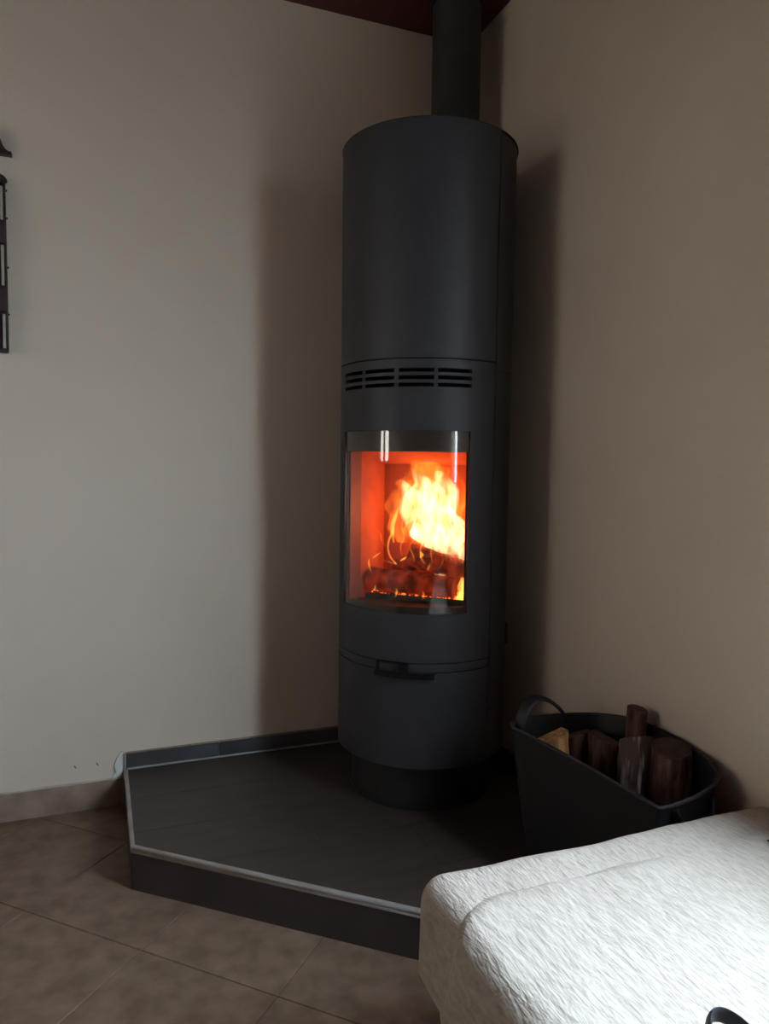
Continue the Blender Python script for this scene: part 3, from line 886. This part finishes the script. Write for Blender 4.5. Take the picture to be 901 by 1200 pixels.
# ------------------------------------------------------------------ couch
def rbox(lo, hi, r, nx, ny, nz, warp):
    lo, hi = Vector(lo), Vector(hi)
    c, h = (lo+hi)/2, (hi-lo)/2
    def spaced(n, hh):
        k = 7
        e = [r*(1-math.cos(PI/2*i/k)) for i in range(k)]
        mid = [r + (2*hh-2*r)*i/n for i in range(n+1)]
        s = e + mid + [2*hh-q for q in reversed(e)]
        return [q-hh for q in s]
    ax = [spaced(nx, h.x), spaced(ny, h.y), spaced(nz, h.z)]
    ids, v, f = {}, [], []
    def vid(i, j, k):
        if (i, j, k) in ids: return ids[(i, j, k)]
        q = Vector((ax[0][i], ax[1][j], ax[2][k]))
        inn = Vector([max(-(h[a]-r), min(h[a]-r, q[a])) for a in range(3)])
        d = q-inn
        p = inn + d.normalized()*r if d.length > 1e-9 else q
        ids[(i, j, k)] = len(v)
        v.append(warp(p+c))
        return ids[(i, j, k)]
    n = [len(a)-1 for a in ax]
    for i in range(n[0]):
        for j in range(n[1]):
            f.append((vid(i,j,n[2]), vid(i+1,j,n[2]), vid(i+1,j+1,n[2]), vid(i,j+1,n[2])))
            f.append((vid(i,j,0), vid(i,j+1,0), vid(i+1,j+1,0), vid(i+1,j,0)))
    for i in range(n[0]):
        for k in range(n[2]):
            f.append((vid(i,0,k), vid(i+1,0,k), vid(i+1,0,k+1), vid(i,0,k+1)))
            f.append((vid(i,n[1],k), vid(i,n[1],k+1), vid(i+1,n[1],k+1), vid(i+1,n[1],k)))
    for j in range(n[1]):
        for k in range(n[2]):
            f.append((vid(0,j,k), vid(0,j,k+1), vid(0,j+1,k+1), vid(0,j+1,k)))
            f.append((vid(n[0],j,k), vid(n[0],j+1,k), vid(n[0],j+1,k+1), vid(n[0],j,k+1)))
    return v, f
so = thing('couch', 'low couch under a crinkled cream white cover in the near corner', 'couch', (-0.36, -2.3, 0))
off = Vector((-0.36, -2.3, 0))
def wv(p, a, seed): return a*(noise.noise((p.x*5+seed, p.y*4, p.z*3)) + 0.5*noise.noise((p.x*13, p.y*9+seed, p.z*6)))
def squeeze(p):
    q = p.copy()
    if p.x > -0.10:                               # square against the wall
        t = min(1, (p.x+0.10)/0.096)
        q.x = -0.10 + 0.096*(1-(1-t)**3)
    return q
def warp_main(p):
    q = squeeze(p)
    top = max(0, min(1, (p.z-0.33)/0.09))
    q.z += top*wv(p, 0.006, 1)
    low = max(0, min(1, (0.40-p.z)/0.15))
    end = max(0, min(1, (p.y+1.60)/0.2))
    q.y += end*0.050*low**1.3                     # the end bulges outwards lower down
    q.x += wv(p, 0.004, 5)
    if p.y > -1.7:                                # the end is rounded in plan
        q.y -= end*0.075*max(0, min(1, (-0.625-p.x)/0.125))**2
    tuck = max(0, min(1, (0.26-p.z)/0.08))
    if p.x < -0.5: q.x += 0.020*tuck
    return q-off
def warp_end(p):
    q = squeeze(p)
    top = max(0, min(1, (p.z-0.33)/0.09))
    q.z += top*wv(p, 0.005, 9) - top*0.004
    q.y += wv(p, 0.006, 12)
    q.x += wv(p, 0.004, 15)
    if p.x < -0.5:
        q.x -= 0.006*max(0, min(1, (0.40-p.z)/0.12))
        q.x += 0.040*max(0, min(1, (0.27-p.z)/0.08))
    return q-off
v, f = rbox((-0.752, -3.30, 0.185), (-0.004, -1.385, 0.427), 0.048, 60, 120, 12, warp_main)
mesh_obj('seat_cover', v, f, 'cover', so, smooth=180)
v, f = rbox((-0.738, -1.50, 0.200), (-0.004, -1.303, 0.424), 0.045, 60, 22, 12, warp_end)
mesh_obj('end_cover', v, f, 'cover', so, smooth=180)
MB().box((-0.68+0.36, -3.25+2.3, 0.06), (-0.04+0.36, -1.37+2.3, 0.21), 0.01).build('base', 'sofa_base', so)
for sx in (-0.62, -0.10):
    for sy in (-3.15, -1.45):
        MB().box((sx-0.025+0.36, sy-0.025+2.3, 0.0005), (sx+0.025+0.36, sy+0.025+2.3, 0.062), 0.004).build('leg', 'sofa_base', so)

# black strap loop on the couch, cut by the bottom edge of the photograph
sl = MB()
pts = [(-0.590, -1.805, 0.436), (-0.583, -1.778, 0.440), (-0.571, -1.754, 0.446), (-0.556, -1.742, 0.450), (-0.541, -1.743, 0.449), (-0.531, -1.757, 0.446), (-0.527, -1.780, 0.441), (-0.528, -1.805, 0.436)]
sl.tube(spline(pts, 40), 1.0, 12, flat=(0.0110, 0.0035), up=Vector((0.0, -0.25, 0.97)))
so1 = sl.build('strap_loop', 'black_fabric', smooth=60)
tag(so1, 'black fabric strap loop lying on the cream couch cover', 'strap')
cb = MB()
pts = [(-0.137, -1.450, 0.4345), (-0.128, -1.462, 0.4345), (-0.112, -1.482, 0.4345), (-0.09, -1.51, 0.4345), (-0.075, -1.55, 0.4345), (-0.08, -1.60, 0.4345)]
cb.tube(pts, [0.0015, 0.0035, 0.0035, 0.0035, 0.0035, 0.0035], 8)
tag(cb.build('cord', 'black_fabric'), 'thin black cord end on the couch cover at the right edge', 'cord')

# ------------------------------------------------------------------ wall ornament on the left wall
orn = thing('wall_ornament', 'dark iron wall ornament with bright metal strips on the left wall', 'ornament', (-1.54, -0.004, 1.372))
OX = -1.54
xr = -1.449 - OX                                     # right edge of the framed body
def obx(name, a, b, mt, bev=0.001): return MB().box(a, b, bev).build(name, mt, orn)
for s in (-1, 1):
    obx('frame_stile', (s*xr-0.0028, -0.018, 0.0), (s*xr+0.0028, 0.0, 0.470), 'iron', 0.001)
    for (a, b_) in ((0.010, 0.105), (0.185, 0.295), (0.365, 0.455)):
        obx('metal_strip', (s*(xr-0.0070)-0.0035, -0.018, a), (s*(xr-0.0070)+0.0035, -0.004, b_), 'steel')
obx('frame_rail', (-xr, -0.018, -0.002), (xr, 0.0, 0.010), 'iron')
for (a, b_) in ((0.112, 0.178), (0.300, 0.357)):
    obx('cross_band', (-xr-0.001, -0.024, a), (xr+0.001, 0.0, b_), 'band')
obx('back_panel', (-xr+0.004, -0.008, 0.008), (xr-0.004, -0.001, 0.47), 'iron')
# arched head of the frame
ar = MB()
pts = [((xr)*math.cos(t), -0.009, 0.468+0.022*math.sin(t)**0.6 if math.sin(t) > 0 else 0.468) for t in [PI*i/20 for i in range(21)]]
ar.tube(pts, 0.0085, 8).build('frame_arch', 'iron', orn)
MB().tube([(0, -0.009, 0.49), (0, -0.009, 0.545)], 0.010, 10).build('neck', 'iron', orn)
# flared crest above
cv = [(0.112, 0.541), (0.112, 0.550), (0.104, 0.551), (0.097, 0.556), (0.091, 0.565), (0.087, 0.578), (0.080, 0.592), (0.060, 0.606), (0.030, 0.614), (0.0, 0.617)]
poly = cv + [(-x, q) for x, q in cv[::-1][1:]]
k = len(poly)
MB().add([(x, -0.020, q) for x, q in poly] + [(x, 0.0, q) for x, q in poly],
         [tuple(range(k)), tuple(range(2*k-1, k-1, -1))] + [(i, (i+1) % k, k+(i+1) % k, k+i) for i in range(k)]).build('crest', 'iron', orn)
for zz in (0.105, 0.235, 0.37, 0.445):
    MB().tube([(xr+0.004, -0.012, zz), (xr+0.0075, -0.012, zz)], 0.003, 8).build('rivet', 'iron', orn)
